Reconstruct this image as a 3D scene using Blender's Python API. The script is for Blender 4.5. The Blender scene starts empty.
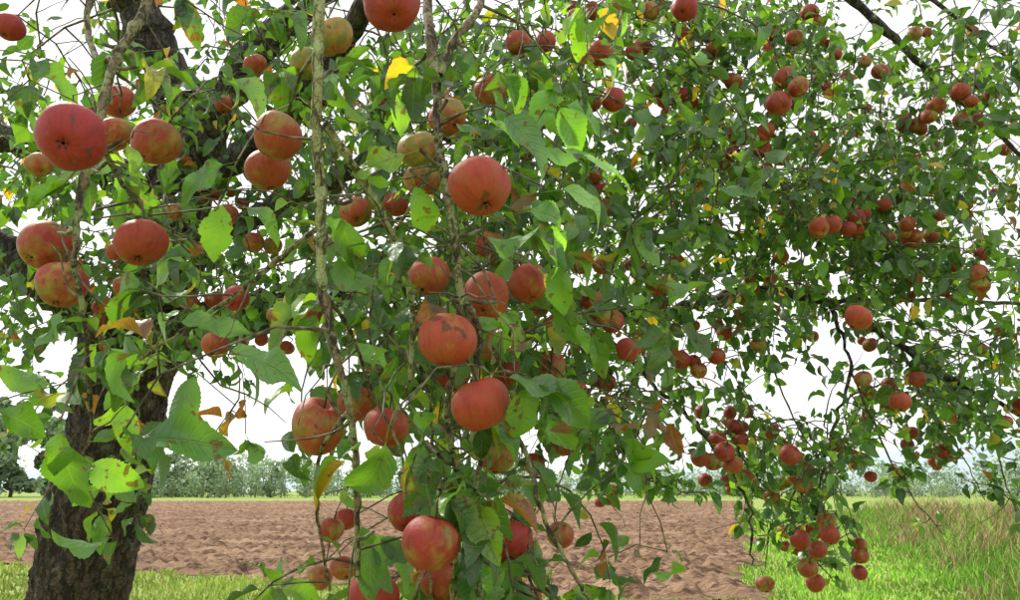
import bpy, math, random
import numpy as np
from mathutils import noise, Vector
rng=np.random.default_rng(11); random.seed(11)
sc=bpy.context.scene
# ---------------------------------------------------------------- camera
F=770.0; CAMH=1.6; PITCH=math.atan(190/F)
cam=bpy.data.cameras.new("camera"); co=bpy.data.objects.new("camera",cam); sc.collection.objects.link(co)
co.location=(0,0,CAMH); co.rotation_euler=(math.pi/2+PITCH,0,0)
cam.sensor_width=36; cam.lens=36*F/1020; cam.clip_end=6000; cam.clip_start=0.05
sc.camera=co
C0=np.array([0,0,CAMH]); FW=np.array([0,math.cos(PITCH),math.sin(PITCH)]); UP=np.array([0,-math.sin(PITCH),math.cos(PITCH)]); RT=np.array([1.,0,0])
def P(px,py,d): return C0+d*(FW+RT*(px-510)/F+UP*(300-py)/F)
def G(px,py):
    v=FW+RT*(px-510)/F+UP*(300-py)/F; return C0+v*(-CAMH/v[2])
def proj(p):
    q=p-C0; d=q@FW; return 510+F*(q@RT)/d, 300-F*(q@UP)/d, d
def nrm(v): 
    v=np.asarray(v,float); return v/(np.linalg.norm(v,axis=-1,keepdims=True)+1e-9)
# ---------------------------------------------------------------- mesh utils
def make_obj(name,V,Q,mat,parent=None,uv=None,attrs=None,smooth=True,mats=None,midx=None):
    V=np.asarray(V,np.float32); Q=np.asarray(Q,np.int32); k=Q.shape[1]
    me=bpy.data.meshes.new(name); me.vertices.add(len(V)); me.vertices.foreach_set('co',V.ravel())
    me.loops.add(Q.size); me.loops.foreach_set('vertex_index',Q.ravel())
    me.polygons.add(len(Q)); me.polygons.foreach_set('loop_start',np.arange(0,Q.size,k,dtype=np.int32))
    me.polygons.foreach_set('loop_total',np.full(len(Q),k,np.int32))
    me.update(calc_edges=True)
    if smooth: me.polygons.foreach_set('use_smooth',np.ones(len(Q),bool))
    if uv is not None:
        l=me.uv_layers.new(name='UVMap'); l.data.foreach_set('uv',np.asarray(uv,np.float32)[Q.ravel()].ravel())
    for n,a in (attrs or {}).items():
        at=me.attributes.new(n,'FLOAT_VECTOR','POINT'); at.data.foreach_set('vector',np.asarray(a,np.float32).ravel())
    for m in (mats or [mat]): me.materials.append(m)
    if midx is not None: me.polygons.foreach_set('material_index',np.asarray(midx,np.int32))
    ob=bpy.data.objects.new(name,me); sc.collection.objects.link(ob)
    if parent: ob.parent=parent
    return ob
class Buf:
    def __init__(s): s.V=[];s.Q=[];s.n=0;s.A=[]
    def add(s,V,Q,A=None):
        s.V.append(V);s.Q.append(np.asarray(Q)+s.n);s.n+=len(V)
        if A is not None:s.A.append(A)
    def get(s): return np.concatenate(s.V),np.concatenate(s.Q)
def tube(buf,pts,rad,sides=6,A=None,disp=None):
    pts=np.asarray(pts,float); rad=np.asarray(rad,float); n=len(pts)
    T=nrm(np.gradient(pts,axis=0)); ref=np.array([0.3,1,0.1]) if abs(T[0][1])<.8 else np.array([1.,0,0])
    ang=np.linspace(0,2*math.pi,sides,endpoint=False); V=[]
    u=None
    for i in range(n):
        if u is None: u=nrm(np.cross(T[i],ref))
        u=nrm(u-T[i]*(u@T[i])); w=np.cross(T[i],u)
        ring=np.cos(ang)[:,None]*u+np.sin(ang)[:,None]*w
        r=rad[i]*np.ones(sides)
        if disp is not None: r=r+np.array([disp(pts[i]+ring[j]*rad[i],rad[i],ang[j]) for j in range(sides)])
        V.append(pts[i]+ring*r[:,None])
    V=np.concatenate(V)
    i=np.arange(n-1)[:,None]*sides; j=np.arange(sides)[None]; j2=(j+1)%sides
    Q=np.stack([i+j,i+j2,i+sides+j2,i+sides+j],-1).reshape(-1,4)
    if A is not None: A=np.tile(A,(len(V),1))
    buf.add(V,Q,A)
def catmull(pts,m=6):
    pts=np.asarray(pts,float); p=np.vstack([2*pts[0]-pts[1],pts,2*pts[-1]-pts[-2]]); out=[]
    for i in range(1,len(p)-2):
        for t in np.linspace(0,1,m,endpoint=False):
            a,b,c,d=p[i-1],p[i],p[i+1],p[i+2]
            out.append(.5*((2*b)+(-a+c)*t+(2*a-5*b+4*c-d)*t*t+(-a+3*b-3*c+d)*t**3))
    out.append(pts[-1]); return np.array(out)
# ---------------------------------------------------------------- node helpers
def newmat(name):
    m=bpy.data.materials.new(name); m.use_nodes=True; nt=m.node_tree; nt.nodes.clear()
    out=nt.nodes.new('ShaderNodeOutputMaterial'); return m,nt,out
def N(nt,t,ins=None,**kw):
    n=nt.nodes.new(t)
    for k,v in kw.items(): setattr(n,k,v)
    for k,v in (ins or {}).items():
        if hasattr(v,'is_output'): nt.links.new(v,n.inputs[k])
        else: n.inputs[k].default_value=v
    return n
def math_(nt,op,a,b=0.0,c=None,clamp=False):
    n=N(nt,'ShaderNodeMath',{0:a,1:b},operation=op); n.use_clamp=clamp
    if c is not None:
        if hasattr(c,'is_output'): nt.links.new(c,n.inputs[2])
        else: n.inputs[2].default_value=c
    return n.outputs[0]
def mix(nt,f,a,b,bt='MIX'):
    n=nt.nodes.new('ShaderNodeMix'); n.data_type='RGBA'; n.blend_type=bt
    for s,v in ((0,f),(6,a),(7,b)):
        if hasattr(v,'is_output'): nt.links.new(v,n.inputs[s])
        else: n.inputs[s].default_value=v if s==0 else (*v,1) if len(v)==3 else v
    return n.outputs[2]
def ss(nt,v,a,b):
    n=N(nt,'ShaderNodeMapRange',{0:v,1:a,2:b,3:0.,4:1.}); n.interpolation_type='SMOOTHSTEP'; return n.outputs[0]
def noi(nt,vec,scale,detail=4,rough=.5):
    n=N(nt,'ShaderNodeTexNoise',{'Scale':scale,'Detail':detail,'Roughness':rough})
    if vec is not None: nt.links.new(vec,n.inputs['Vector'])
    return n.outputs['Fac']
def vmul(nt,vec,s): return N(nt,'ShaderNodeVectorMath',{0:vec,1:s},operation='MULTIPLY').outputs[0]
def objc(nt): return nt.nodes.new('ShaderNodeTexCoord').outputs['Object']
# ---- bark
def bark(name,c1,c2,c3,scale,bumpd,lich=.55):
    m,nt,out=newmat(name); oc=objc(nt)
    r1=math_(nt,'ABSOLUTE',math_(nt,'SUBTRACT',noi(nt,vmul(nt,oc,(1,1,.28)),scale*.55,4,.6),.5))
    r2=math_(nt,'ABSOLUTE',math_(nt,'SUBTRACT',noi(nt,vmul(nt,oc,(.8,.8,.8)),scale*.8,2,.5),.5))
    crack=math_(nt,'MULTIPLY',ss(nt,r1,0.0,.075),math_(nt,'MULTIPLY_ADD',ss(nt,r2,0,.05),.5,.5)); n1=noi(nt,oc,scale*2.5,6,.65)
    col=mix(nt,ss(nt,n1,.3,.7),c1,c2); col=mix(nt,crack,[x*.25 for x in c1],col)
    l=ss(nt,noi(nt,oc,scale*.35,5,.75),lich,lich+.08); col=mix(nt,math_(nt,'MULTIPLY',l,.8),col,c3)
    h=math_(nt,'ADD',math_(nt,'MULTIPLY',crack,.8),math_(nt,'MULTIPLY',n1,.8))
    b=N(nt,'ShaderNodeBump',{'Strength':1.,'Distance':bumpd,'Height':h})
    p=N(nt,'ShaderNodeBsdfPrincipled',{'Base Color':col,'Roughness':.85,'Normal':b.outputs[0]}); nt.links.new(p.outputs[0],out.inputs[0]); return m
M_trunk=bark('trunk_bark',(.052,.030,.028),(.155,.10,.088),(.19,.19,.14),40,.022,.57)
M_limb=bark('limb_bark',(.038,.028,.024),(.10,.08,.065),(.14,.16,.085),45,.01,.54)
M_branch=bark('young_bark',(.12,.085,.055),(.25,.19,.115),(.30,.33,.15),90,.003,.50)
M_lichen=bark('lichen_bark',(.20,.18,.08),(.34,.35,.14),(.40,.44,.24),100,.003,.50)
def twigmat():
    m,nt,out=newmat('twig_bark'); oc=objc(nt); n=noi(nt,oc,60,2)
    p=N(nt,'ShaderNodeBsdfPrincipled',{'Base Color':mix(nt,ss(nt,n,.38,.66),(.05,.032,.022),(.17,.15,.085)),'Roughness':.8}); nt.links.new(p.outputs[0],out.inputs[0]); return m
M_twig=twigmat()
# ---- leaf
def leafmat(name,near):
    m,nt,out=newmat(name); oc=objc(nt)
    at=N(nt,'ShaderNodeAttribute'); at.attribute_name='lcol'
    uv=nt.nodes.new('ShaderNodeUVMap').outputs[0]; sp=N(nt,'ShaderNodeSeparateXYZ',{0:uv})
    au=math_(nt,'ABSOLUTE',math_(nt,'MULTIPLY_ADD',sp.outputs[0],2.,-1.)); t=sp.outputs[1]
    vein=math_(nt,'SUBTRACT',1.,ss(nt,au,.02,.09))
    geo=nt.nodes.new('ShaderNodeNewGeometry'); bf=geo.outputs['Backfacing']
    n1=noi(nt,oc,22,3 if near else 1); col=mix(nt,math_(nt,'MULTIPLY_ADD',n1,1.2,-.3,clamp=True),at.outputs['Color'],mix(nt,1.,at.outputs['Color'],(1.9,1.65,1.1),'MULTIPLY'))
    if near:
        w=math_(nt,'FRACT',math_(nt,'MULTIPLY_ADD',t,8.,math_(nt,'MULTIPLY',au,-1.6)))
        lat=math_(nt,'SUBTRACT',1.,ss(nt,math_(nt,'ABSOLUTE',math_(nt,'SUBTRACT',w,.5)),.03,.16))
        lat=math_(nt,'MULTIPLY',lat,math_(nt,'SUBTRACT',1.,ss(nt,au,.6,1.0)))
        vein=math_(nt,'MAXIMUM',vein,math_(nt,'MULTIPLY',lat,.5))
        n2=noi(nt,oc,9,3,.6); yl=ss(nt,math_(nt,'ADD',n2,math_(nt,'MULTIPLY',au,.08)),.62,.78); col=mix(nt,math_(nt,'MULTIPLY',yl,.55),col,(.30,.28,.05))
        n3=noi(nt,oc,75,3); spots=ss(nt,math_(nt,'ADD',n3,math_(nt,'MULTIPLY',n2,.35)),.79,.84); col=mix(nt,math_(nt,'MULTIPLY',spots,.85),col,(.09,.04,.018))
        n4=ss(nt,math_(nt,'ADD',n2,math_(nt,'MULTIPLY',math_(nt,'MULTIPLY',au,t),.22)),.76,.80); col=mix(nt,math_(nt,'MULTIPLY',n4,.85),col,(.13,.06,.025))
    col=mix(nt,math_(nt,'MULTIPLY',vein,.28),col,(.17,.25,.09))
    col2=mix(nt,bf,col,mix(nt,.5,col,(.14,.21,.12)))
    ro=math_(nt,'MULTIPLY_ADD',bf,.3,math_(nt,'MULTIPLY_ADD',n1,.24,.24))
    ins={'Base Color':col2,'Roughness':ro,'Specular IOR Level':.7}
    if near:
        hb=math_(nt,'SUBTRACT',math_(nt,'MULTIPLY',n3,.9),vein)
        ins['Normal']=N(nt,'ShaderNodeBump',{'Strength':.8,'Distance':.0018,'Height':hb}).outputs[0]
    p=N(nt,'ShaderNodeBsdfPrincipled',ins)
    tr=N(nt,'ShaderNodeBsdfTranslucent',{'Color':mix(nt,1.,col,(3.6,3.5,.7),'MULTIPLY')})
    mx=N(nt,'ShaderNodeMixShader',{0:.32,1:p.outputs[0],2:tr.outputs[0]}); nt.links.new(mx.outputs[0],out.inputs[0]); return m
M_leafN=leafmat('apple_leaf',True); M_leafF=leafmat('apple_leaf_small',False)
# ---- apple
def applemat(name,near):
    m,nt,out=newmat(name)
    lp=N(nt,'ShaderNodeAttribute'); lp.attribute_name='lpos'; lpv=lp.outputs['Vector']
    lo=N(nt,'ShaderNodeAttribute'); lo.attribute_name='lon'
    ac=N(nt,'ShaderNodeAttribute'); ac.attribute_name='acol'
    s=N(nt,'ShaderNodeSeparateXYZ',{0:ac.outputs['Vector']}) # redness, crimson, height
    patch=noi(nt,lpv,.8,4,.6); st=noi(nt,lo.outputs['Vector'],4.5,5 if near else 2,.65)
    f=math_(nt,'ADD',math_(nt,'MULTIPLY',math_(nt,'SUBTRACT',patch,.5),4.2),math_(nt,'MULTIPLY',math_(nt,'SUBTRACT',st,.5),.9))
    f=math_(nt,'ADD',f,s.outputs[0]); red=ss(nt,f,-.15,.95)
    n2=noi(nt,lpv,1.7,5 if near else 2,.6)
    ylw=mix(nt,ss(nt,n2,.35,.65),(.14,.17,.03),(.38,.22,.045))
    k=1. if near else .82
    rc=mix(nt,s.outputs[1],(.40*k,.052*k,.020*k),(.31*k,.010*k,.018*k)); rc=mix(nt,ss(nt,st,.4,.75),rc,mix(nt,1.,rc,(.66,.50,.55),'MULTIPLY'))
    rc=mix(nt,math_(nt,'MULTIPLY',ss(nt,n2,.44,.68),math_(nt,'MULTIPLY_ADD',s.outputs[1],-.45,.55)),rc,(.25*k,.080*k,.024*k))
    col=mix(nt,math_(nt,'MULTIPLY',red,.96),ylw,rc)
    bl=noi(nt,lpv,4,5 if near else 2,.7)
    rus=ss(nt,math_(nt,'ADD',math_(nt,'MULTIPLY_ADD',bl,.6,math_(nt,'MULTIPLY',n2,.4)),s.outputs[2]),.58,.69); col=mix(nt,math_(nt,'MULTIPLY',rus,.65),col,(.14,.070,.028))
    rot=ss(nt,noi(nt,N(nt,'ShaderNodeVectorMath',{0:lpv,1:(7.,3.,1.)},operation='ADD').outputs[0],1.3,3,.55),.65,.69); col=mix(nt,math_(nt,'MULTIPLY',rot,.75),col,(.07,.033,.018))
    if near:
        vo=N(nt,'ShaderNodeTexVoronoi',{'Vector':lpv,'Scale':7.5}).outputs['Distance']
        dot=math_(nt,'SUBTRACT',1.,ss(nt,vo,.03,.10)); col=mix(nt,math_(nt,'MULTIPLY',dot,.45),col,(.46,.30,.17))
        n5=ss(nt,noi(nt,lpv,13,3,.6),.68,.73); col=mix(nt,math_(nt,'MULTIPLY',n5,.7),col,(.06,.03,.018))
    col=mix(nt,math_(nt,'MULTIPLY',ss(nt,bl,.48,.8),.14),col,(.38,.24,.17))
    ins={'Base Color':col,'Roughness':math_(nt,'MULTIPLY_ADD',bl,.4,.33),'Specular IOR Level':.36}
    if near: ins['Normal']=N(nt,'ShaderNodeBump',{'Strength':.35,'Distance':.003,'Height':bl}).outputs[0]
    p=N(nt,'ShaderNodeBsdfPrincipled',ins); nt.links.new(p.outputs[0],out.inputs[0]); return m
M_apple=applemat('apple_skin',True); M_appleF=applemat('apple_skin_small',False)
def plain(name,c,r=.8):
    m,nt,out=newmat(name); oc=objc(nt); n=noi(nt,oc,60,2)
    p=N(nt,'ShaderNodeBsdfPrincipled',{'Base Color':mix(nt,n,[x*.6 for x in c],[x*1.3 for x in c]),'Roughness':r}); nt.links.new(p.outputs[0],out.inputs[0]); return m
M_calyx=plain('apple_calyx',(.05,.033,.02))
# ---------------------------------------------------------------- tree skeleton
class Skel:
    def __init__(s): s.p=np.zeros((90000,3)); s.r=np.zeros(90000); s.n=0
    def add(s,p,r):
        k=len(p); s.p[s.n:s.n+k]=p; s.r[s.n:s.n+k]=r; s.n+=k
    def near(s,T):
        q=s.p[:s.n]; d=np.linalg.norm(q-T,axis=1)+.7*np.maximum(0,T[2]-q[:,2]); i=int(np.argmin(d)); return i,q[i],s.r[i],np.linalg.norm(q[i]-T)
SK=Skel()
B_trunk=Buf();B_limb=Buf();B_branch=Buf();B_twig=Buf();B_lich=Buf()
def barkdisp(p,r,a):
    v=Vector(p); return r*(.12*noise.noise(v*5)+.12*abs(noise.noise(Vector((p[0]*20,p[1]*20,p[2]*6))))+.09*abs(noise.noise(Vector((p[0]*45,p[1]*45,p[2]*16))))+.05*noise.noise(v*60))+ .02*r*math.sin(a*5+p[2]*3)
def manual(buf,spec,r0,r1,sides=8,m=8,disp=None,jit=0.,world=False):
    pts=np.array(spec if world else [P(*s) for s in spec]); c=catmull(pts,m)
    if jit: c[1:-1]+=rng.normal(0,jit,(len(c)-2,3))
    r=np.linspace(r0,r1,len(c)) if not hasattr(r0,'__len__') else np.interp(np.linspace(0,1,len(c)),np.linspace(0,1,len(r0)),r0)
    if jit: r=r*(1+rng.uniform(-.08,.12,len(r))+.35*(rng.random(len(r))<.10))
    tube(buf,c,r,sides,disp=disp); SK.add(c,r); return c
tb=P(118,440,3.0); base=np.array([tb[0]-.30,tb[1]-.12,-.05])
tr=[base,base+[.04,.03,.35],P(66,640,3.0),P(90,540,3.0),P(112,440,3.0),P(130,370,3.05),P(158,290,3.1),P(178,200,3.15),P(188,110,3.2)]
manual(B_trunk,tr,[.28,.20,.172,.168,.165,.158,.145,.13,.10],0,sides=110,m=30,disp=barkdisp,world=True)
L=lambda s,a,b,j=.004: manual(B_limb,s,a,b,sides=14,m=10,jit=j,disp=lambda p,r,a:r*.22*noise.noise(Vector(p)*16))
L([(150,340,3.05),(210,322,2.95),(290,308,2.9),(370,285,2.95),(470,285,3.1),(570,305,3.2),(650,315,3.2),(700,303,3.1),(760,293,3.0),(830,300,3.0),(920,300,3.1),(1040,305,3.3)],[.095,.080,.055,.030,.018,.011,.006],0)
L([(700,303,3.1),(765,288,3.05),(845,312,2.9),(900,345,2.8),(960,385,2.7),(1040,425,2.6)],.016,.007)
L([(180,200,3.15),(230,90,3.0),(300,10,2.9),(420,-90,2.9),(560,-140,3.0),(720,-110,3.1),(830,-20,3.1),(900,45,3.1),(970,110,3.1),(1040,170,3.1)],[.08,.06,.045,.035,.020,.013,.007],0)
L([(560,-140,3.0),(640,-40,3.2),(690,60,3.3),(730,140,3.3),(790,215,3.2)],.022,.007)
L([(188,110,3.2),(150,40,3.2),(120,-40,3.2),(60,-130,3.2)],.10,.05)
L([(135,365,3.0),(80,310,3.0),(30,270,2.9),(-40,235,2.9)],.10,.06)
L([(170,230,3.1),(110,170,3.0),(40,150,2.9),(-50,120,2.8)],.08,.04)
L([(178,200,3.15),(250,150,2.7),(330,60,2.2),(400,-60,1.7),(430,-120,1.4)],.05,.018)
L([(145,330,3.0),(200,250,2.8),(260,215,2.5),(330,180,2.2),(430,140,2.1),(540,150,2.2)],.05,.010)
L([(120,-40,3.2),(120,-130,2.4),(150,-140,1.6),(160,-90,1.1)],.05,.012)
L([(400,-60,1.7),(380,-120,1.3),(340,-120,1.05),(320,-60,1.0)],.02,.009)
L([(570,305,3.2),(640,370,3.0),(700,430,2.8),(745,500,2.7),(752,565,2.7)],.010,.003)
L([(830,300,3.0),(850,370,2.9),(830,440,2.7),(815,520,2.6)],.008,.003)
L([(640,-40,3.2),(760,-70,3.2),(900,-20,3.4),(1010,60,3.5)],.02,.006)
T_=lambda s,a=.0045,b=.0015: manual(B_twig,s,a,b,sides=6,m=6,jit=.003)
T_([(850,370,2.9),(885,450,2.8),(915,500,2.7),(945,535,2.7)]); T_([(830,440,2.7),(800,480,2.7),(790,520,2.6),(815,560,2.6),(845,592,2.6)])
T_([(960,385,2.7),(990,430,2.7),(1005,480,2.7),(1020,520,2.7)]); T_([(900,345,2.8),(925,400,2.7),(960,450,2.7),(985,500,2.7)])
T_([(640,370,3.0),(615,420,2.8),(605,465,2.8),(608,495,2.8)]); T_([(760,293,3.0),(770,360,2.9),(800,430,2.8),(835,480,2.8),(862,540,2.8)])
T_([(700,430,2.8),(735,450,2.8),(770,500,2.8),(765,570,2.8)]); T_([(790,215,3.2),(850,260,3.1),(905,280,3.1),(960,330,3.0)]); T_([(690,60,3.3),(750,90,3.2),(830,160,3.1),(880,230,3.1)])
T_([(900,45,3.1),(880,110,3.0),(900,170,3.0),(935,210,3.0)]); T_([(970,110,3.1),(960,190,3.0),(975,250,3.0)]); T_([(570,305,3.2),(600,380,2.6),(640,440,2.4),(700,500,2.4)],.005)
T_([(560,400,2.0),(590,440,2.0),(640,475,2.1),(690,495,2.2)]); 
H=lambda s,a,b,j=.0008,bf=None: manual(bf or B_branch,s,a,b,sides=9,m=9,jit=j)
H([(320,-60,1.0),(318,60,.97),(317,130,.95),(321,210,.94),(322,290,.94)],.0072,.0062,bf=B_lich)
H([(322,290,.94),(335,350,.94),(350,410,.95),(356,470,.97),(358,575,.98)],.0062,.003)
H([(428,-120,1.4),(427,0,1.1),(436,80,1.02),(440,150,1.0),(453,230,.98),(460,292,.98),(458,340,.98)],.0075,.004)
H([(325,125,.95),(368,190,1.0),(398,250,1.02),(412,305,1.03),(410,380,1.03)],.0055,.003,bf=B_lich)
H([(160,-90,1.1),(148,0,1.05),(116,60,1.0),(96,130,.95),(80,200,.93),(74,262,.92)],.008,.0035)
H([(321,225,.94),(280,258,.95),(235,295,.97),(180,332,1.0),(140,360,1.0)],.0035,.002)
H([(460,292,.98),(478,330,1.0),(474,390,1.02),(482,450,1.05),(470,520,1.05),(480,600,1.05),(485,640,1.05)],.005,.003)
H([(458,340,.98),(448,420,1.0),(462,500,1.02),(455,570,1.0),(450,630,1.0)],.004,.0025)
H([(474,390,1.02),(520,440,1.1),(545,520,1.1),(575,575,1.1),(600,620,1.1)],.004,.0025)
H([(440,75,1.02),(455,40,1.05),(480,5,1.1),(490,-60,1.3)],.0045,.006)
H([(96,130,.95),(120,180,1.1),(150,215,1.3),(190,240,1.5)],.004,.002)
H([(74,262,.92),(85,330,.95),(90,400,1.0),(92,440,1.0)],.0035,.002)
H([(350,410,.95),(320,455,1.0),(318,520,1.05),(330,590,1.1)],.003,.002)
H([(116,60,1.0),(95,55,1.1),(90,0,1.2),(130,-90,1.3)],.004,.005)
H([(412,305,1.03),(425,370,1.1),(432,440,1.15),(425,520,1.15),(432,600,1.2)],.003,.002)
H([(440,150,1.0),(415,200,1.1),(380,260,1.2),(370,330,1.2),(385,400,1.2)],.003,.0015)
H([(322,290,.94),(350,330,1.05),(372,390,1.1),(400,450,1.1),(405,500,1.05)],.003,.0015)
def connect(T,rmax,rend,buf=None,sides=5):
    i,Np,Nr,d=SK.near(T)
    if d<.004: return nrm(T-Np+1e-4)
    n=int(max(3,min(14,d/.045)))
    t=np.linspace(0,1,n)[:,None]
    mid=(Np+T)/2+np.array([0,0,.16*d])+rng.normal(0,.10*d,3)
    c=(1-t)**2*Np+2*t*(1-t)*mid+t*t*T
    c[1:-1]+=rng.normal(0,.0025+.006*d,(n-2,3))
    r0=min(rmax*(1+2.0*d),max(Nr*.8,rend)); r=np.linspace(r0,rend,n)
    tube(buf or B_twig,c,r,sides); SK.add(c[1:],r[1:]); return nrm(c[-1]-c[-2])
# ---------------------------------------------------------------- leaves
LF={'O':[],'D':[],'Nn':[],'L':[],'W':[],'C':[],'hi':[]}
PAL=np.array([(.020,.060,.013),(.036,.092,.019),(.028,.078,.028),(.075,.175,.028),(.048,.11,.024),(.14,.26,.04),(.42,.28,.035),(.14,.05,.020),(.20,.20,.045)])
PW=np.array([.26,.26,.14,.13,.13,.045,.011,.022,.022]); PW/=PW.sum()
def leaf(O,D,Nn,L_,hi,col=None,w=None):
    D=nrm(D); Nn=np.asarray(Nn,float); Nn=Nn-D*(Nn@D); Nn=nrm(Nn)
    c=PAL[rng.choice(len(PAL),p=PW)]*rng.uniform(.65,1.35) if col is None else np.array(col)
    LF['O'].append(O);LF['D'].append(D);LF['Nn'].append(Nn);LF['L'].append(L_);LF['W'].append(L_*(w or rng.uniform(.42,.60)));LF['C'].append(c);LF['hi'].append(hi)
def gen_leaves():
    O=np.array(LF['O']);D=np.array(LF['D']);Nn=np.array(LF['Nn']);Ln=np.array(LF['L']);W=np.array(LF['W']);C=np.array(LF['C']);hi=np.array(LF['hi'])
    q=O+D*Ln[:,None]*.5-C0; d=q@FW; x=510+F*(q@RT)/d; y=300-F*(q@UP)/d; keep=(d>.62)
    for (ax,ay,ad,dep,cov) in APR:
        lr=.35*Ln*F/d
        hit=(d<dep+.03)&(np.hypot(x-ax,y-ay)<ad*.5*cov+lr*.8); keep&=~hit
    keep|=(hi==2)
    res=[]
    for lev,nt_,nx in ((0,5,1),(1,28,2)):
        sel=keep&((hi>0) if lev else (hi==0)); o=O[sel];dd=D[sel];nn=Nn[sel];ll=Ln[sel];ww=W[sel];cc=C[sel];n=len(o)
        if n==0: continue
        tt=np.concatenate([[-.28,-.02],np.linspace(.03,1,nt_+1)]); 
        wp=np.where(tt<0,.035,np.sin(math.pi*np.clip(tt,0,1)**.78)**.8); wp[0:2]=.03; wp[-1]=.012
        xs=np.linspace(-1,1,2*nx+1); m=len(tt)*len(xs)
        Tt=np.repeat(tt,len(xs)); X=np.tile(xs,len(tt)); Wp=np.repeat(wp,len(xs))
        if lev:
            ser=np.where((np.arange(len(tt))%2)==0,1.035,.955); Wp=Wp*np.where(np.abs(X)==1,np.repeat(ser,len(xs)),1)
        cu=rng.uniform(.15,2.2,(n,1)); fo=rng.uniform(.05,.9,(n,1)); ph=rng.uniform(0,6.28,(n,2)); am=rng.uniform(.04,.26,(n,1)); tw=rng.normal(0,.5,(n,1)); sd=rng.normal(0,.12,(n,1))
        T=Tt[None]; Y=np.sin(cu*T)/cu; Z=-(1-np.cos(cu*T))/cu
        wsc=np.ones((n,m))
        if lev: # bitten, uneven margins
            wsc=1-.16*np.clip(np.sin(T*rng.uniform(7,17,(n,1))+ph[:,:1]+X[None]*1.7)-.55,0,1)*(np.abs(X)[None]==1)*rng.uniform(0,3,(n,1))
        xx=X[None]*Wp[None]*wsc*ww[:,None]/2
        side=np.sign(X)[None]
        zz=np.abs(xx)*fo+ am*np.abs(X)[None]*Wp[None]*np.sin(T*9+np.where(side>0,ph[:,:1],ph[:,1:]))*ll[:,None]*.55
        a=tw*T; x2=xx*np.cos(a)-zz*np.sin(a)+sd*T*T*ll[:,None]; z2=xx*np.sin(a)+zz*np.cos(a)
        S=np.cross(dd,nn)
        off=.28*ll[:,None,None]
        V=o[:,None]+dd[:,None]*(Y*ll[:,None])[...,None]+dd[:,None]*off+S[:,None]*x2[...,None]+nn[:,None]*(Z*ll[:,None]+z2)[...,None]
        V=V.reshape(-1,3)
        k=len(xs); i=np.arange(len(tt)-1)[:,None]*k; j=np.arange(k-1)[None]
        q0=np.stack([i+j,i+j+1,i+k+j+1,i+k+j],-1).reshape(-1,4)
        Q=(q0[None]+(np.arange(n)*m)[:,None,None]).reshape(-1,4)
        uv=np.tile(np.stack([(X+1)/2,np.clip(Tt,0,1)],-1),(n,1))
        res.append((V,Q,uv,np.repeat(cc,m,axis=0)))
    return res
def rdir(): return nrm(rng.normal(size=3))
TIPS=[]
def twig(S,dirv,Lw,size,hi,step=.023):
    n=6; p=S.copy(); d=nrm(dirv); pts=[p.copy()]
    for i in range(n-1):
        d=nrm(d+rng.normal(0,.15,3)+np.array([0,0,-.16])); p=p+d*Lw/(n-1); pts.append(p.copy())
    pts=np.array(pts); tube(B_twig,pts,np.linspace(.0028,.0011,n),4); SK.add(pts[1:],np.full(n-1,.002))
    nl=int(Lw/step); ph=rng.uniform(0,6.28); ts=np.linspace(.08,1,nl)
    for t in ts:
        f=t*(n-1); i=min(int(f),n-2); q=pts[i]+(pts[i+1]-pts[i])*(f-i); tg=nrm(pts[i+1]-pts[i])
        ph+=2.4+rng.normal(0,.3); u=nrm(np.cross(tg,[.2,.1,1])); v=np.cross(tg,u); rad=math.cos(ph)*u+math.sin(ph)*v
        D=tg*rng.uniform(.1,.7)+rad+np.array([0,0,-rng.uniform(-.1,.8)])
        Nn=np.array([0,0,1.])+rng.normal(0,.6,3)+tg*.3
        leaf(q,D,Nn,size*rng.uniform(.5,1.15),hi)
    for _ in range(3): leaf(pts[-1],d+rng.normal(0,.6,3),np.array([0,0,1.])+rng.normal(0,.6,3),size*rng.uniform(.6,1.),hi)
    TIPS.append((pts[-1],pts[3]))
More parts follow.
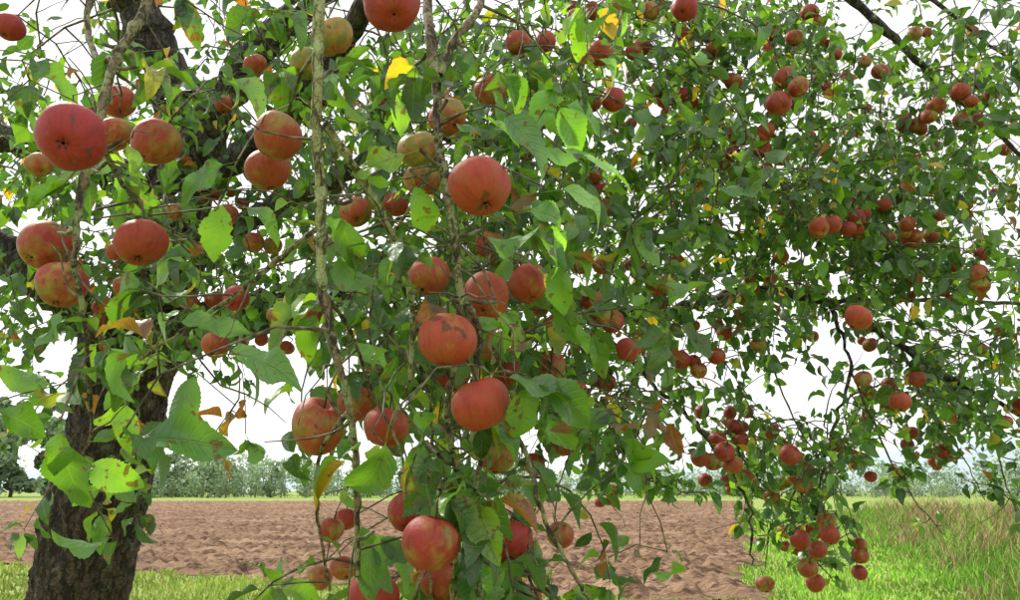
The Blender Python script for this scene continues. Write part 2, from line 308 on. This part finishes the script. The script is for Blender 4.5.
# ---------------------------------------------------------------- main fruit (px,py,diam,redness,crimson)
HA=[(70,138,66,2.8,1.),(155,142,47,.7,.3),(277,136,49,.9,.1),(268,170,45,.8,.1),(480,188,63,1.5,.25),(141,243,51,1.1,.4),(46,246,50,.6,.6),(61,285,48,.7,.4),
(115,135,34,.5,.2),(119,102,34,.9,.5),(307,64,32,-.9,0),(333,37,42,.1,.2),(392,4,56,2.,.7),(418,150,40,.1,0),(356,212,32,.4,0),(422,180,36,.2,.2),(430,276,41,.9,.2),(486,298,47,1.0,.15),
(528,284,41,1.1,.25),(447,340,58,1.3,.15),(482,404,58,1.4,.35),(452,376,36,.9,.4),(318,427,53,.6,.05),(357,403,40,.8,.3),(386,427,46,.9,.5),(408,512,42,.9,.9),(430,543,57,.95,.7),
(512,542,43,1.1,.9),(441,580,44,.8,.5),(372,596,50,1.3,.8),(344,568,26,.5,.1),(320,578,25,.4,.1),(331,530,26,.7,.6),(346,519,24,.9,.8),(490,92,32,.4,.2),(600,54,26,1.,.3),(684,8,27,1.6,.8),
(614,100,25,1.4,.6),(592,103,20,.8,.3),(518,43,26,1.,.4),(545,42,22,.9,.4),(10,28,28,1.8,.9),(215,345,27,.8,.3),(236,299,26,1.4,.8),(254,243,21,.6,.2),(273,246,19,.4,.2),(603,265,22,.5,.1),
(612,322,24,.9,.4),(628,350,25,1.,.6),(448,118,38,.5,.2),(549,366,34,.8,.5),(575,392,26,.8,.5),(530,597,24,.9,.4),(858,318,27,1.2,.2),(900,402,21,1.,.2),(819,228,21,.8,.3),(228,215,22,.5,.2),
(505,372,34,.9,.6),(255,65,22,.5,.2),(225,105,20,.7,.2),(535,465,22,.8,.6),(490,245,30,.8,.3),(395,205,26,.9,.3),(40,165,26,.5,.2),(96,110,22,.6,.3),(560,535,28,.8,.5),(497,458,36,.3,.2)]
def apple_geo(R,sg,rn):
    th=np.linspace(.055,math.pi-.055,rn); ph=np.linspace(0,2*math.pi,sg,endpoint=False)
    r=np.sin(th)*(1+rng.uniform(.05,.11)*np.cos(th)); z=rng.uniform(.88,1.0)*np.cos(th)
    z=z-.30*np.exp(-(r/.25)**2)*(np.cos(th)>0)+.18*np.exp(-(r/.24)**2)*(np.cos(th)<0)
    k=rng.uniform(0,6.28,3); rib=1+.018*np.sin(5*ph+k[0])+.035*np.sin(ph+k[1])+.03*np.sin(2*ph+k[2])
    RR=r[:,None]*rib[None]; lop=rng.normal(0,.07)
    V=np.stack([RR*np.cos(ph),RR*np.sin(ph),z[:,None]+lop*RR*np.cos(ph+k[0])],-1).reshape(-1,3)
    i=np.arange(rn-1)[:,None]*sg;j=np.arange(sg)[None];j2=(j+1)%sg
    Q=np.stack([i+j,i+sg+j,i+sg+j2,i+j2],-1).reshape(-1,4)
    sd=rng.uniform(-50,50,3); lp=V+sd
    lon=np.stack([np.tile(np.cos(ph),rn),np.tile(np.sin(ph),rn),V[:,2]*.4],-1)+sd
    zc=.16*np.exp(-(np.hypot(V[:,0],V[:,1])/.35)**2)*(V[:,2]>0)
    return V*R,Q,lp,lon,zc
def frame(ax):
    ax=nrm(ax); u=nrm(np.cross(ax,[.13,1,.2])); return np.stack([u,np.cross(ax,u),ax])
def build_apple(c,R,ax,red,crim,sg,rn,attach=True):
    V,Q,lp,lon,zc=apple_geo(R,sg,rn); M=frame(ax); nA=len(Q)
    acol=np.stack([np.full(len(V),red),np.full(len(V),crim),zc],-1)
    b=Buf(); b.add(V@M,Q,np.hstack([lp,lon,acol]))
    cv=[];cq=[]
    for s in range(5):
        a=s*1.2566; da=.35
        o=np.array([math.cos(a),math.sin(a),0]);
        pts=[o*.04*R+[0,0,-.68*R],np.array([math.cos(a-da),math.sin(a-da),0])*.12*R+[0,0,-.76*R],o*.19*R+[0,0,-.95*R],np.array([math.cos(a+da),math.sin(a+da),0])*.12*R+[0,0,-.76*R]]
        cq.append([len(cv)+x for x in range(4)]); cv+=[np.array(x) for x in pts]
    b.add(np.array(cv)@M,cq,np.zeros((len(cv),9)))
    st=np.array([[0,0,.48*R],[0,0,.8*R],[.03*R,0,1.12*R],[.06*R,.03*R,1.4*R]])@M
    tube(b,st,[.0016,.0014,.0015,.002],5,A=np.zeros(9))
    V2,Q2=b.get(); A=np.concatenate(b.A); mi=np.concatenate([np.zeros(nA),np.ones(len(Q2)-nA)])
    if attach: connect(c+st[-1],.0025,.0017)
    return V2,Q2,A,mi
APR=[]; hero=[]
for (x,y,dp,red,cr) in HA:
    D_=rng.uniform(.068,.074) if dp>30 else rng.uniform(.060,.070)
    d=F*D_/dp; hero.append((x,y,dp,red,cr,D_,d)); APR.append((x,y,dp,d,.55 if dp>30 else .5))
tree=bpy.data.objects.new('apple_tree',None); sc.collection.objects.link(tree)
for (x,y,dp,red,cr,D_,d) in hero:
    ax=np.array([rng.normal(0,.35),rng.normal(.15,.4),1.]); c=P(x,y,d)
    V,Q,A,mi=build_apple(c,D_/2,ax,red,cr,40,26)
    ob=make_obj('apple',V,Q,None,mats=[M_apple,M_calyx],midx=mi,attrs={'lpos':A[:,:3],'lon':A[:,3:6],'acol':A[:,6:9]}); ob.location=c
# ---------------------------------------------------------------- large leaves
HL=[(265,357,86,5),(425,218,66,80),(375,482,82,100),(66,476,76,95),(112,478,60,30),(190,440,88,10),(78,547,50,160),(105,358,84,170),(215,324,66,10),(180,405,62,120),(115,292,62,175),(50,332,42,120),(48,238,50,150),
(195,176,60,160),(168,88,60,170),(410,36,38,80),(352,286,62,60),(335,315,48,170),(530,140,74,40),(600,195,76,10),(560,212,62,0),(565,245,62,20),(612,165,64,20),(560,290,52,90),(565,325,48,70),(400,112,46,100),(255,90,58,20),
(283,97,46,80),(215,235,62,110),(160,265,52,170),(155,322,52,150),(545,385,76,20),(570,402,70,25),(600,357,48,70),(590,337,42,0),(430,435,60,60),(540,500,52,45),(535,560,48,90),(500,575,52,160),(395,575,58,150),(310,595,58,10),
(258,458,36,60),(125,430,52,80),(150,380,48,150),(20,385,52,175),(25,420,52,20),(270,215,52,20),(345,240,62,40),(500,110,42,70),(550,75,48,20),(580,40,48,100),(620,70,48,30),(350,62,52,150),(300,18,46,20),(240,20,48,170),(190,20,52,60),
(60,85,52,30),(30,120,52,100),(640,375,46,90),(635,460,46,80),(740,190,42,160),(375,355,52,0),(680,580,46,60),(605,585,42,90),(650,250,42,60),(720,130,42,0),(470,350,40,40),(405,300,46,150),(520,330,50,60),(500,345,44,20),(515,245,60,20),(540,110,60,120),
(575,130,56,60),(480,130,50,20),(385,330,50,60),(130,200,50,60),(95,170,50,110),(290,250,48,150),(465,265,40,30),(180,300,50,40),(140,215,48,20),(440,470,50,110),(490,500,55,70),(420,590,50,20),(455,510,42,30),(350,250,66,70),(30,150,50,30),(630,25,46,40),
(505,128,52,20),(520,95,50,50),(560,160,54,30),(590,110,50,20),(455,200,44,150),(370,550,50,60),(480,600,50,20),(525,590,44,60),(340,500,40,120),(545,480,50,40),(560,440,46,70),(600,420,46,40)]
HC=[(.055,.14,.030),(.07,.165,.036),(.045,.115,.042),(.10,.22,.045),(.062,.145,.045)]
for (x,y,l,a) in HL:
    d=min(1.7,max(.8,F*.082/l))*rng.uniform(.95,1.08); a=math.radians(a+rng.uniform(-8,8)); ll=l*d/F
    D=nrm(RT*math.cos(a)-UP*math.sin(a)+FW*rng.uniform(-.35,.35)); c=P(x,y,d)
    O=c-D*ll*.75; Nn=-FW*rng.uniform(.3,1.0)+UP*rng.uniform(.5,1.2)+RT*rng.normal(0,.4)
    if rng.random()<.18: Nn=-Nn
    connect(O,.002,.0012); leaf(O,D,Nn,ll,2,col=np.array(HC[rng.integers(5)])*rng.uniform(.8,1.2)*(1.4 if 500<x<640 and y<260 else 1))  # upper-centre leaves: backlit brightness put into the leaf colour
    if rng.random()<.7:
        for _ in range(rng.integers(1,4)):
            D2=nrm(D+rng.normal(0,.6,3)); leaf(O,D2,np.array([0,-.4,1.])+rng.normal(0,.4,3),ll*rng.uniform(.45,.85),1)
for (x,y) in ((500,365),(655,410),(640,400),(668,414),(648,420),(235,405),(212,460),(225,455),(498,350),(490,362),(640,545),(575,430),(505,380),(485,345),(230,420),(240,415),(660,402)):
    c=P(x,y,1.25); connect(c,.002,.001); leaf(c,rdir()+[0,0,-.5],rdir(),.055,1,col=(.11,.035,.018))
# ---------------------------------------------------------------- foliage masses: (px,py,rx,ry,d0,d1,n)
REG=[(120,60,150,90,2.0,3.6,70),(320,90,140,100,1.9,3.6,100),(80,210,110,80,2.0,3.4,66),(270,225,130,70,1.9,3.4,84),(480,110,130,120,1.6,3.4,120),(520,250,110,100,1.5,3.2,90),
(60,300,80,30,2.2,3.2,16),(220,285,110,30,1.8,3.,26),(400,330,80,80,1.4,2.6,36),
(460,330,70,110,1.25,1.9,24),(475,480,45,90,1.25,1.9,28),(560,380,50,70,1.4,2.4,28),(490,570,80,35,1.15,1.7,18),(400,580,50,25,1.1,1.6,10),
(640,70,110,90,2.2,3.8,115),(780,110,110,110,2.3,4.2,135),(900,150,110,100,2.4,4.2,135),(985,100,50,110,2.4,3.9,66),(690,220,110,90,2.1,3.8,125),(640,330,60,80,2.,3.4,64),(800,230,100,60,2.4,4.,85),
(940,250,100,60,2.4,4.,85),(700,370,70,50,2.2,3.6,44),(800,410,70,45,2.4,3.6,34),(890,400,70,40,2.5,3.6,30),(970,370,60,45,2.4,3.6,34),(950,470,40,30,2.5,3.2,9),(830,500,40,40,2.5,3.1,12),(740,440,50,35,2.4,3.2,14),
(880,345,80,30,2.5,3.6,14),(560,20,200,40,1.8,3.6,70),(820,20,140,40,2.6,4.,50),(100,400,40,50,1.5,2.4,5),(30,390,40,20,1.6,2.4,5)]
GAPS=[(285,410,55,50,.0),(255,465,90,35,.0),(20,360,45,25,.1),(820,345,60,32,.15),(905,25,35,18,.1),(155,65,32,40,.08),(640,470,70,60,.06),(800,390,45,28,.25),(850,110,30,18,.2),(235,150,22,28,.3),(150,500,70,90,.0),(80,10,30,25,.4),(760,40,22,15,.3),(730,270,26,16,.3),(930,520,90,50,.15),(870,430,35,25,.15),(600,560,60,50,.1)]
cand=[]
for (x,y,rx,ry,d0,d1,n) in REG:
    k=0
    while k<n:
        a=rng.uniform(-1,1,2)
        if a@a>1: continue
        X,Y=x+a[0]*rx,y+a[1]*ry; k+=1
        if any(((X-g[0])/g[2])**2+((Y-g[1])/g[3])**2<1 and rng.random()>g[4] for g in GAPS): continue
        S=P(X,Y,rng.uniform(d0,d1))
        if noise.noise(Vector(S)*2.6)<-.10: continue
        cand.append(S)
cand=np.array(cand); d0=np.array([SK.near(c)[3] for c in cand]); cand=cand[np.argsort(d0)]
for S in cand:
    dv=connect(S,.0035,.0022); px,py,d=proj(S)
    out=nrm(rng.normal(0,1,3)*[1,1,.5])
    twig(S,dv+out*.9+np.array([0,0,-.25]),rng.uniform(.14,.36),.070 if d<1.9 else .064,1 if d<1.6 else 0,step=.020)
def spurs(ob_pts,k,size,hi=0):
    for _ in range(k):
        i=rng.integers(1,len(ob_pts)-1); q=ob_pts[i]; D=nrm(rng.normal(size=3)*[1,.8,.5]); L_=rng.uniform(.02,.07)
        pts=np.array([q,q+D*L_*.5,q+D*L_+[0,0,.006]]); tube(B_twig,pts,[.0024,.002,.0018],4)
        for _ in range(rng.integers(3,7)): leaf(pts[-1],D*.4+rng.normal(0,.7,3)+[0,0,-.3],np.array([0,0,1.])+rng.normal(0,.5,3),size*rng.uniform(.5,1.1),hi)
for s in ([(850,370,2.9),(885,450,2.8),(915,500,2.7),(945,535,2.7)],[(830,440,2.7),(800,480,2.7),(790,520,2.6),(815,560,2.6),(845,592,2.6)],[(960,385,2.7),(990,430,2.7),(1005,480,2.7),(1020,520,2.7)],[(900,345,2.8),(925,400,2.7),(960,450,2.7),(985,500,2.7)],
 [(640,370,3.0),(615,420,2.8),(605,465,2.8),(608,495,2.8)],[(760,293,3.0),(770,360,2.9),(800,430,2.8),(835,480,2.8),(862,540,2.8)],[(700,430,2.8),(735,450,2.8),(770,500,2.8),(765,570,2.8)],[(570,305,3.2),(600,380,2.6),(640,440,2.4),(700,500,2.4)],[(560,400,2.0),(590,440,2.0),(640,475,2.1),(690,495,2.2)],[(700,303,3.1),(765,288,3.05),(845,312,2.9),(900,345,2.8),(960,385,2.7),(1040,425,2.6)]):
    spurs(catmull([P(*q) for q in s],6),15,.06)
for spec in [(317,100),(322,200),(325,300),(345,380),(355,450),(357,540),(430,30),(438,110),(442,170),(455,240),(460,300),(395,240),(410,300),(412,360),(110,70),(95,130),(82,200),(76,250),(86,330),(478,340),(475,400),(480,470),(470,540),(450,430),(460,500),(530,450),(550,520),(470,20),(130,40),(90,400),(180,330),(330,580),(500,560),(440,600),(430,480),(380,360),(400,450),(430,560)]:
    T=P(spec[0],spec[1],1.0); i,q,r,dd=SK.near(T)
    D=nrm(rng.normal(size=3)*[1,.8,.4]); L_=rng.uniform(.02,.05)
    pts=np.array([q,q+D*L_*.5,q+D*L_+[0,0,.006]]); tube(B_twig,pts,[.003,.0028,.0026],5); SK.add(pts[1:],[.003]*2)
    for _ in range(rng.integers(3,7)):
        leaf(pts[-1],D*.4+rng.normal(0,.7,3)+[0,0,-.35],np.array([0,-.3,1.])+rng.normal(0,.5,3),rng.uniform(.045,.08),1)
for _ in range(900):
    i=rng.integers(0,SK.n); q=SK.p[i].copy()
    if SK.r[i]>.02: continue
    D=nrm(rng.normal(size=3)); L_=rng.uniform(.05,.20); pts=[q]
    for _ in range(4): D=nrm(D+rng.normal(0,.22,3)); pts.append(pts[-1]+D*L_/4)
    tube(B_twig,pts,np.linspace(.0018,.0007,5),4)
# ---------------------------------------------------------------- small fruit mass
mb=Buf(); mi_all=[]
def small(c,R,a=True):
    ax=np.array([rng.normal(0,.4),rng.normal(0,.4),1.])
    V,Q,A,mi=build_apple(np.array(c),R,ax,rng.uniform(.35,1.4),rng.uniform(.1,.9),18,12,a); mb.add(V+c,Q,A); mi_all.append(mi)
order=rng.permutation(len(TIPS)); cnt=0
for i in order:
    if cnt>350: break
    tip,mid=TIPS[i]; x,y,d=proj(tip)
    if d<1.5 or (d<2.2 and rng.random()<.5): continue
    if any(math.hypot(x-a[0],y-a[1])<a[2]*.8 and d<a[3] for a in APR): continue
    if x<560 and rng.random()<.45: continue
    if x<200 and y>380: continue
    for k in range(rng.choice([1,1,2,2,3,4])):
        small(tip+np.array([rng.normal(0,.035),rng.normal(0,.035),-.05+rng.normal(0,.03)]),rng.uniform(.021,.031)); cnt+=1
CL=[(700,458,18),(712,462,18),(724,452,20),(733,465,20),(740,440,18),(745,478,18),(728,480,16),(718,440,18),(735,427,18),(790,455,21),(803,486,18),(806,470,17),(835,445,17),(852,457,16),(772,497,18),(780,484,15),(800,540,20),(812,532,18),(818,550,20),(826,521,19),(830,535,20),(808,568,20),(815,583,18),(800,548,18),(765,584,19),(860,555,17),
(772,432,17),(890,385,17),(868,392,15),(702,412,16),(680,360,20),(655,358,17),(705,480,15),(602,486,13),(612,490,12),(600,502,11),(960,92,20),(977,122,18),(962,122,17),(935,108,14),(905,125,17),(980,350,15),(950,410,14),(870,345,15),(640,48,18),(575,18,18),(740,135,17),(770,60,16),(880,72,16),(915,34,15),(990,245,14),(1005,150,14),(1000,330,15),(660,130,14),(580,265,20),(720,200,14),(820,150,14),(870,200,15)]
for (x,y,dp) in CL: small(P(x,y,F*.062/dp*rng.uniform(.95,1.05)),.031)
V,Q=mb.get(); A=np.concatenate(mb.A)
make_obj('small_apples',V,Q,None,parent=tree,mats=[M_appleF,M_calyx],midx=np.concatenate(mi_all),attrs={'lpos':A[:,:3],'lon':A[:,3:6],'acol':A[:,6:9]})
for nm,b,m in (('trunk',B_trunk,M_trunk),('limbs',B_limb,M_limb),('young_branches',B_branch,M_branch),('lichen_branches',B_lich,M_lichen),('twigs',B_twig,M_twig)):
    V,Q=b.get(); make_obj(nm,V,Q,m,parent=tree)
for k,(V,Q,uv,c) in enumerate(gen_leaves()): make_obj('leaves' if k==0 else 'broad_leaves',V,Q,M_leafF if k==0 else M_leafN,parent=tree,uv=uv,attrs={'lcol':c})
# ---------------------------------------------------------------- ground
def groundmat(name,cols,s1,s2,bd,stretch=(1,1,1),lo=.42,hi=.62,furrow=False):
    m,nt,out=newmat(name); oc=objc(nt); v=vmul(nt,oc,stretch)
    a=noi(nt,v,s1,4,.6); b_=noi(nt,v,s2,5,.7); col=mix(nt,ss(nt,a,.35,.65),cols[0],cols[1]); col=mix(nt,ss(nt,b_,lo,hi),col,cols[2])
    if furrow:
        fr=ss(nt,noi(nt,vmul(nt,oc,(.07,1.3,1)),1.,3,.6),.46,.58); col=mix(nt,math_(nt,'MULTIPLY',fr,.5),col,mix(nt,1.,col,(.5,.46,.44),'MULTIPLY'))
    b=N(nt,'ShaderNodeBump',{'Strength':1.,'Distance':bd,'Height':b_})
    p=N(nt,'ShaderNodeBsdfPrincipled',{'Base Color':col,'Roughness':.95,'Specular IOR Level':.1,'Normal':b.outputs[0]}); nt.links.new(p.outputs[0],out.inputs[0]); return m
M_ground=groundmat('meadow',[(.17,.26,.05),(.23,.34,.06),(.26,.29,.10)],.12,3,.03)
M_field=groundmat('ploughed_soil',[(.25,.155,.095),(.34,.225,.145),(.12,.070,.045)],.35,3.4,.15,(.6,1.7,1),.47,.60,True)
g=np.array([[-3000,-200,0],[3000,-200,0],[3000,4000,0],[-3000,4000,0]],float)
make_obj('ground',g,[[0,1,2,3]],M_ground)
A1,A2=G(0,567)[:2],G(320,584)[:2]; R1=G(757,600)[:2]; van=nrm(np.array([ (752-510)/F, FW[1]+UP[1]*(300-492)/F]))
W1=G(945,600)[:2]; vanw=nrm(np.array([(775-510)/F,FW[1]+UP[1]*(300-492)/F]))
def side(p,a,d): return (p[...,0]-a[0])*d[1]-(p[...,1]-a[1])*d[0]
def field_d(p):
    dn=nrm(A2-A1); wob=.35*np.sin(p[...,0]*1.3)+.2*np.sin(p[...,0]*3.1+1)+.12*np.sin(p[...,0]*7.7)
    near=-(side(p,A1,dn))+wob*.8; wr=.3*np.sin(p[...,1]*.9)+.15*np.sin(p[...,1]*2.7)
    return np.minimum(np.minimum(near,-side(p,R1,van)-wr),112-p[...,1])
rows=np.geomspace(9.5,114,420); az=np.tan(np.radians(np.linspace(-48,36,620)))
X=rows[:,None]*az[None]; Y=rows[:,None]*np.ones_like(X)
XY=np.stack([X,Y],-1); Z=np.zeros_like(X); FD=field_d(XY)
for i in range(X.shape[0]):
    y=rows[i]
    for j in range(X.shape[1]):
        if FD[i,j]<-.5: continue
        x=X[i,j]; Z[i,j]=.07+.06*noise.noise((x*.9,y*1.6,0))+.16*abs(noise.noise((x*2.6,y*3.6,3)))+.13*noise.noise((x*5.5,y*6,5))+.06*math.sin(y*3.6+.8*math.sin(x*.3))
Z=np.maximum(Z,.012)*np.clip(FD/.6,0,1)+.004
V=np.concatenate([XY,Z[...,None]],-1).reshape(-1,3); n1,n2=X.shape
i=np.arange(n1-1)[:,None]*n2; j=np.arange(n2-1)[None]; Q=np.stack([i+j,i+j+1,i+n2+j+1,i+n2+j],-1).reshape(-1,4)
inm=FD.ravel()>0; Q=Q[inm[Q].all(1)]; used=np.unique(Q); rm=np.full(len(V),-1); rm[used]=np.arange(len(used))
make_obj('ploughed_field',V[used],rm[Q],M_field)
# ---- blades
def bladesmat(name):
    m,nt,out=newmat(name); at=N(nt,'ShaderNodeAttribute'); at.attribute_name='lcol'
    p=N(nt,'ShaderNodeBsdfDiffuse',{'Color':at.outputs['Color']})
    nt.links.new(p.outputs[0],out.inputs[0]); return m
M_blade=bladesmat('grass_blades')
def blades(name,pts,h,w,col,lean=.4,mat=M_blade):
    n=len(pts); a=rng.uniform(0,6.28,n); u=np.stack([np.cos(a),np.sin(a),0*a],-1); ln=rng.normal(0,lean,(n,2))
    b=np.concatenate([pts,np.zeros((n,1))],-1); mid=b+np.stack([ln[:,0]*h*.35,ln[:,1]*h*.35,h*.6],-1); tip=b+np.stack([ln[:,0]*h,ln[:,1]*h,h],-1)
    w=w[:,None]; V=np.stack([b-u*w/2,b+u*w/2,mid+u*w*.4,mid-u*w*.4,tip+u*w*.06,tip-u*w*.06],1).reshape(-1,3)
    o=(np.arange(n)*6)[:,None]; Q=np.concatenate([o+[0,1,2,3],o+[3,2,4,5]]); return make_obj(name,V,Q,mat,attrs={'lcol':np.repeat(col,6,axis=0)})
def sample(n,r0,r1,a0,a1):
    r=r0*(r1/r0)**rng.random(n); a=np.radians(rng.uniform(a0,a1,n)); return np.stack([r*np.sin(a),r*np.cos(a)],-1)
p=sample(120000,7,70,-42,42); fd=field_d(p); p=p[(fd<0)|((fd<.5)&(rng.random(len(p))<.25))]; n=len(p); r=np.hypot(p[:,0],p[:,1])
rt=(p[:,0]>1.5)[:,None]
c=np.where(rng.random((n,1))<.8,np.where(rt,np.array([[.23,.46,.05]]),np.array([[.29,.39,.08]])),np.array([[.38,.38,.13]]))*rng.uniform(.65,1.3,(n,1))
patch=np.array([noise.noise((a*.5,b*.5,9)) for a,b in p]); c=c*(1+.6*patch[:,None])
blades('grass',p,rng.uniform(.04,.12,n)*(1+.6*patch),.007+.0014*r,c)
p=sample(50000,8.5,55,14,44); p=p[side(p,W1,vanw)>rng.uniform(-.3,1.2,len(p))]; n=len(p); r=np.hypot(p[:,0],p[:,1])
patch=np.array([noise.noise((a*.45,b*.45,2)) for a,b in p]); far=np.clip(side(p,W1,vanw)/4,0,1); br=(rng.random(n)<np.clip(.04+.40*far+patch*1.5,.02,.85))[:,None]
c=np.where(br,np.array([[.36,.24,.15]]),np.array([[.20,.37,.06]]))*rng.uniform(.6,1.35,(n,1))
hh=rng.uniform(.15,.85,n)*(1+.6*patch)*np.clip(far*1.3+.2,.2,1.35)
blades('tall_weeds',p,hh,.008+.001*r,c,.35)
# ---------------------------------------------------------------- distant trees and hills
def foliagemat(name,c1,c2):
    m,nt,out=newmat(name); at=N(nt,'ShaderNodeAttribute'); at.attribute_name='lcol'; oc=objc(nt)
    col=mix(nt,noi(nt,oc,.6,3),c1,c2); col=mix(nt,1.,col,at.outputs['Color'],'MULTIPLY')
    p=N(nt,'ShaderNodeBsdfDiffuse',{'Color':col}); nt.links.new(p.outputs[0],out.inputs[0]); return m
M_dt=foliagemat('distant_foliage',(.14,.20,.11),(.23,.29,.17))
tb_=Buf(); fb=Buf()
def far_tree(x,y,h,wd,haze_tint,nq=500,low=.12):  # distance haze is put into the crown colour as a pale multiplier
    tube(tb_,[[x,y,0],[x+.1,y,h*.3],[x,y,h*.7]],[h*.02,h*.014,h*.006],6)
    cs=[]
    for k in range(13):
        a=rng.uniform(0,6.28); rr=wd*.5*rng.uniform(.1,.85); zz=h*rng.uniform(low,.88); rr*=1-.5*max(0,(zz/h-.6))/.4
        ctr=np.array([x+rr*math.cos(a),y+rr*math.sin(a),zz]); s=wd*rng.uniform(.13,.26); m=nq//13
        pts=ctr+nrm(rng.normal(size=(m,3)))*s*(rng.random((m,1))**.4)*[1,1,.85]; cs.append(pts)
    pts=np.concatenate(cs); pts=pts[pts[:,2]>.1]; m=len(pts); s=h*.026*rng.uniform(.6,1.5,(m,1))
    u=nrm(rng.normal(size=(m,3))); v=nrm(np.cross(u,rng.normal(size=(m,3))))
    V=np.stack([pts-u*s-v*s*.6,pts+u*s-v*s*.7,pts+u*s*.8+v*s,pts-u*s*.7+v*s*.8],1).reshape(-1,3); Q=np.arange(m*4).reshape(-1,4)
    tt=np.clip(.65+.5*(pts[:,2]/h),.6,1.2)[:,None]*rng.uniform(.75,1.2,(m,1))*haze_tint
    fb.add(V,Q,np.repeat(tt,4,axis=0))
for k in range(28):
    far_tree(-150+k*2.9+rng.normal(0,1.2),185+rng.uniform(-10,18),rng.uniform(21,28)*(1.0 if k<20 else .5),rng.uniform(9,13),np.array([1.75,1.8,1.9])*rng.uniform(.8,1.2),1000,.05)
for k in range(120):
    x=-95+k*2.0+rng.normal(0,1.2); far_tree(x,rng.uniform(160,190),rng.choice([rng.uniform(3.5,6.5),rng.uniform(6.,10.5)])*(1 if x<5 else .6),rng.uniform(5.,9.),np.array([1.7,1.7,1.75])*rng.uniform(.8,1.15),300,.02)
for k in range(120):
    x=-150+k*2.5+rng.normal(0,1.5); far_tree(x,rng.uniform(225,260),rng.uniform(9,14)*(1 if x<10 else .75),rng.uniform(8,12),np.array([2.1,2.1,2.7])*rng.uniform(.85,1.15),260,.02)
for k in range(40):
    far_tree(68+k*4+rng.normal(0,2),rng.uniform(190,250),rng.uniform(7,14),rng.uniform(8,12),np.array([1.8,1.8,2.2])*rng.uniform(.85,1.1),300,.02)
dt=bpy.data.objects.new('distant_trees',None); sc.collection.objects.link(dt)
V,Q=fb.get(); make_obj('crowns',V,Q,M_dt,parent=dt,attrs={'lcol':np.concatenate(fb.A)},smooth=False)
V,Q=tb_.get(); make_obj('stems',V,Q,M_branch,parent=dt)
M_hill=groundmat('hazy_hill',[(.36,.43,.47),(.42,.49,.54),(.33,.40,.42)],.01,.03,1.)  # pale blue aerial haze painted into the hill colour
xs=np.linspace(-2600,3000,260); 
prof=lambda x: 26+ 115*np.exp(-((x-1250)/380)**2)+45*np.exp(-((x-650)/300)**2)+20*np.exp(-((x+900)/500)**2)+np.array([6*noise.noise((a*.01,0,0))+3*noise.noise((a*.05,4,0)) for a in x])
hz=prof(xs); rowsV=[]
for yy,f in ((1500,0),(1600,.5),(1750,.85),(1900,1.),(2300,0)): rowsV.append(np.stack([xs,np.full_like(xs,yy),hz*f-.5],-1))
V=np.concatenate(rowsV); n2=len(xs); i=np.arange(4)[:,None]*n2; j=np.arange(n2-1)[None]
make_obj('hills',V,np.stack([i+j,i+j+1,i+n2+j+1,i+n2+j],-1).reshape(-1,4),M_hill)
# ---------------------------------------------------------------- light
EL,RO=math.radians(46),math.radians(312)
w=bpy.data.worlds.new('World'); sc.world=w; w.use_nodes=True; nt=w.node_tree; nt.nodes.clear()
sky=N(nt,'ShaderNodeTexSky'); sky.sky_type='NISHITA'; sky.sun_disc=False; sky.sun_elevation=EL; sky.sun_rotation=RO
tc=nt.nodes.new('ShaderNodeTexCoord').outputs['Generated']
cl=mix(nt,noi(nt,tc,2.2,3),(11.3,11.4,11.5),(13.5,13.4,13.2))
col=mix(nt,.9,sky.outputs[0],cl)
bg=N(nt,'ShaderNodeBackground',{'Color':col,'Strength':.115}); o=nt.nodes.new('ShaderNodeOutputWorld'); nt.links.new(bg.outputs[0],o.inputs[0])
sl=bpy.data.lights.new('sun','SUN'); sl.energy=4.8; sl.angle=math.radians(4); sl.color=(1,.95,.86)
so=bpy.data.objects.new('sun',sl); sc.collection.objects.link(so)
sv=Vector((math.sin(RO)*math.cos(EL),math.cos(RO)*math.cos(EL),math.sin(EL))); so.rotation_euler=sv.to_track_quat('Z','Y').to_euler()
sc.view_settings.view_transform='Standard'; sc.view_settings.look='None'; sc.view_settings.exposure=0
